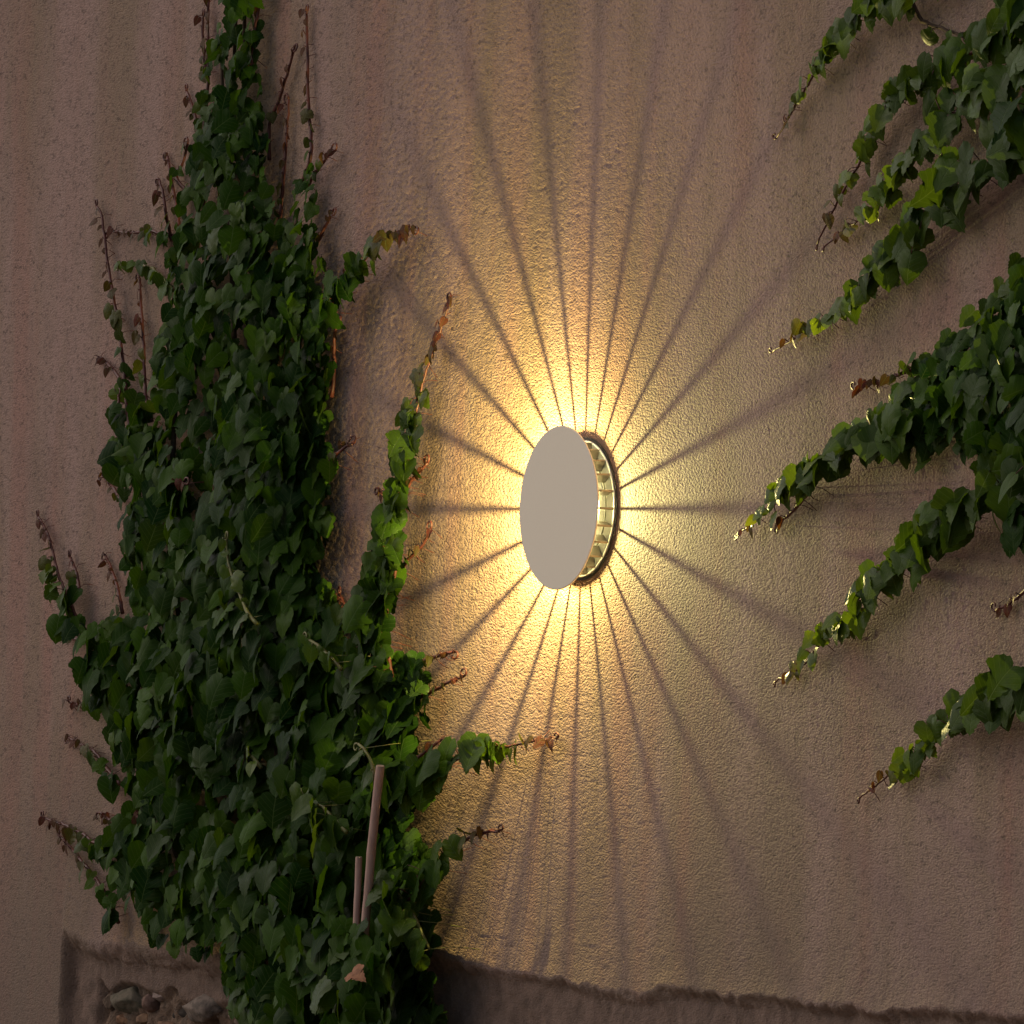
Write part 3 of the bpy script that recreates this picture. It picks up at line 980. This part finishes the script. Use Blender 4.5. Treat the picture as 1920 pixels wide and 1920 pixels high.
runner(s, [(1990, 150), (1940, 210), (1905, 260), (1890, 300)], 0.05, 0.04, 0.08, 0.06, 0.03, 2, 2, hook=0, yel=0.05)

s = shoot("slim ivy shoot between the corner spray and the thick mass, curving down left", (1920, 280))
runner(s, [(1990, 230), (1930, 265), (1880, 295), (1835, 325), (1790, 360), (1745, 395), (1705, 440), (1675, 485), (1640, 530), (1605, 565), (1570, 590), (1530, 612), (1490, 635), (1448, 660)],
       0.055, 0.014, 0.074, 0.020, 0.020, 2, 0.82, 0, 0.009, 0.017, (0.0045, 0.0019), 0.34, to_tip=0.95, tpow=1.4)

s = shoot("thick leafy ivy mass at the right edge with its long branches reaching towards the lamp", (1920, 800))
RM = [(1990, 440), (1925, 480), (1890, 530), (1850, 580), (1800, 620), (1765, 650), (1740, 690), (1695, 715), (1660, 770), (1610, 800), (1580, 850), (1640, 865), (1690, 870),
      (1740, 880), (1770, 840), (1800, 850), (1840, 900), (1880, 930), (1990, 960)]
fo = Foliage()
fill(RM, fo, (20, 29), 0.038, 0.055, 0.012, 0.05, 0.05, 5, None, None, 0.05)
fill(RM, fo, (18, 27), 0.040, 0.060, 0.03, 0.09, 0.15, 6, None, None, 0.08)
fill([(1840, 880), (1990, 900), (1990, 1010), (1915, 1030), (1880, 980)], fo, (19, 28), 0.039, 0.058, 0.015, 0.08, 0.1, 7, None, None, 0.05)
fo.build("foliage", s)
tb = Tubes()
for path in ([(2100, 300), (1950, 480), (1880, 620), (1800, 740), (1700, 800)], [(2100, 1100), (1960, 900), (1900, 800), (1850, 680)]):
    tb.add(spline([P(a, b, 0.03) for a, b in path], 0.03), 0.007, 0.003, 7)
tb.build("stem", M_WOOD, s)
runner(s, [(1720, 790), (1680, 800), (1640, 815), (1600, 830), (1560, 855), (1520, 882), (1490, 905), (1465, 930), (1440, 955), (1410, 980), (1382, 1003)],
       0.065, 0.014, 0.066, 0.020, 0.017, 2, 0.84, 0, 0.009, 0.015, (0.004, 0.0018), 0.34, to_tip=0.95, tpow=1.5)
runner(s, [(1530, 905), (1510, 930), (1490, 955), (1458, 984)], 0.04, 0.016, 0.03, 0.012, 0.03, 1, 0.1)
runner(s, [(1790, 690), (1750, 690), (1715, 690), (1690, 700), (1660, 712), (1632, 720), (1604, 730)], 0.05, 0.016, 0.05, 0.013, 0.024, 1, 0.4)
runner(s, [(1960, 850), (1910, 900), (1870, 925), (1830, 950), (1790, 980), (1745, 1010), (1700, 1050), (1660, 1085), (1625, 1120), (1595, 1150), (1570, 1180), (1540, 1205), (1515, 1235), (1488, 1262), (1455, 1278)],
       0.060, 0.014, 0.072, 0.020, 0.018, 2, 0.87, 0, 0.009, 0.017, (0.0045, 0.0019), 0.34, to_tip=0.95, tpow=1.5)
runner(s, [(1940, 930), (1915, 970), (1905, 1010)], 0.05, 0.03, 0.07, 0.05, 0.03, 2, 2, hook=0)

s = shoot("lowest ivy shoot at the right edge, below all the others", (1920, 1280))
runner(s, [(2000, 1235), (1950, 1262), (1910, 1285), (1870, 1312), (1830, 1335), (1795, 1352), (1765, 1375), (1745, 1402), (1720, 1425), (1690, 1440), (1665, 1455), (1640, 1474), (1612, 1496)],
       0.055, 0.014, 0.072, 0.018, 0.019, 2, 0.74, 0, 0.009, 0.016, (0.004, 0.0018), 0.34, to_tip=0.95, tpow=1.3)

s = shoot("tiny leafless red twig at the right edge, above the lowest shoot", (1920, 1110))
runner(s, [(1990, 1040), (1945, 1080), (1920, 1110), (1895, 1130), (1868, 1145)], 0.016, 0.01, 0.020, 0.012, 0.034, 1, 0.0)


# ------------------------------------------------------------------ two canes stuck in the ivy
def cane(path, r, d_top, d_bot, label, foot_d):
    w = [P(a, b, d_top + (d_bot - d_top) * i / (len(path) - 1)) for i, (a, b) in enumerate(path)]
    dirv = (w[-1] - w[-2]).normalized()
    last = w[-1]
    foot = Vector((last.x + dirv.x / dirv.z * (0 - last.z), -foot_d, -0.06))
    w += [last.lerp(foot, 0.5), foot]
    root = empty("garden_cane", (foot.x, foot.y, 0))
    tag(root, label, "cane", "canes standing in the ivy")
    pts = spline(w, 0.02)
    tb = Tubes()
    n = 14
    tot = 0
    for i, p in enumerate(pts):
        d = (pts[min(i + 1, len(pts) - 1)] - pts[max(i - 1, 0)]).normalized()
        a = d.cross(Vector((0.3, 1, 0.2))).normalized()
        b = d.cross(a)
        rr_ = r * (1 + (0.10 if i % 9 == 8 else 0) + 0.02 * math.sin(i * 1.3))
        for k in range(n):
            t = 2 * math.pi * k / n
            tb.v.append(tuple(p + a * (rr_ * math.cos(t)) + b * (rr_ * math.sin(t))))
    for i in range(len(pts) - 1):
        for k in range(n):
            k2 = (k + 1) % n
            tb.f.append([i * n + k, i * n + k2, (i + 1) * n + k2, (i + 1) * n + k])
    tb.build("shaft", M_CANE, root)
    c = Tubes()
    d = (pts[0] - pts[1]).normalized()
    c.add([pts[0] - d * 0.0005, pts[0] + d * 0.0015], r * 0.97, r * 0.9, n)
    o = c.build("cut_end", M_CUT, root)
    o.data.polygons.foreach_set("use_smooth", np.zeros(len(o.data.polygons), dtype=bool))


cane(STAKE_A, 0.0085, 0.160, 0.142, "tall pinkish bent cane rising from the ivy beside the shorter one", 0.10)
cane(STAKE_B, 0.0065, 0.155, 0.150, "short straight pinkish cane in the ivy left of the tall bent one", 0.125)

# ------------------------------------------------------------------ a withered leaf caught on the ivy
dl = Foliage()
c0 = P(660, 1822, 0.19)
dl.leaf(c0, 0.050, 1.5, 0.2, 0.75, kind=2, fold=0.30, droop=0.35, wmul=0.75)
dry = mesh_obj("dry_leaf", dl.v[0], dl.f, M_DRY, None, True, dl.uv[0], loc=c0)
tag(dry, "curled withered orange brown leaf caught on the ivy below the short cane", "dead leaf")
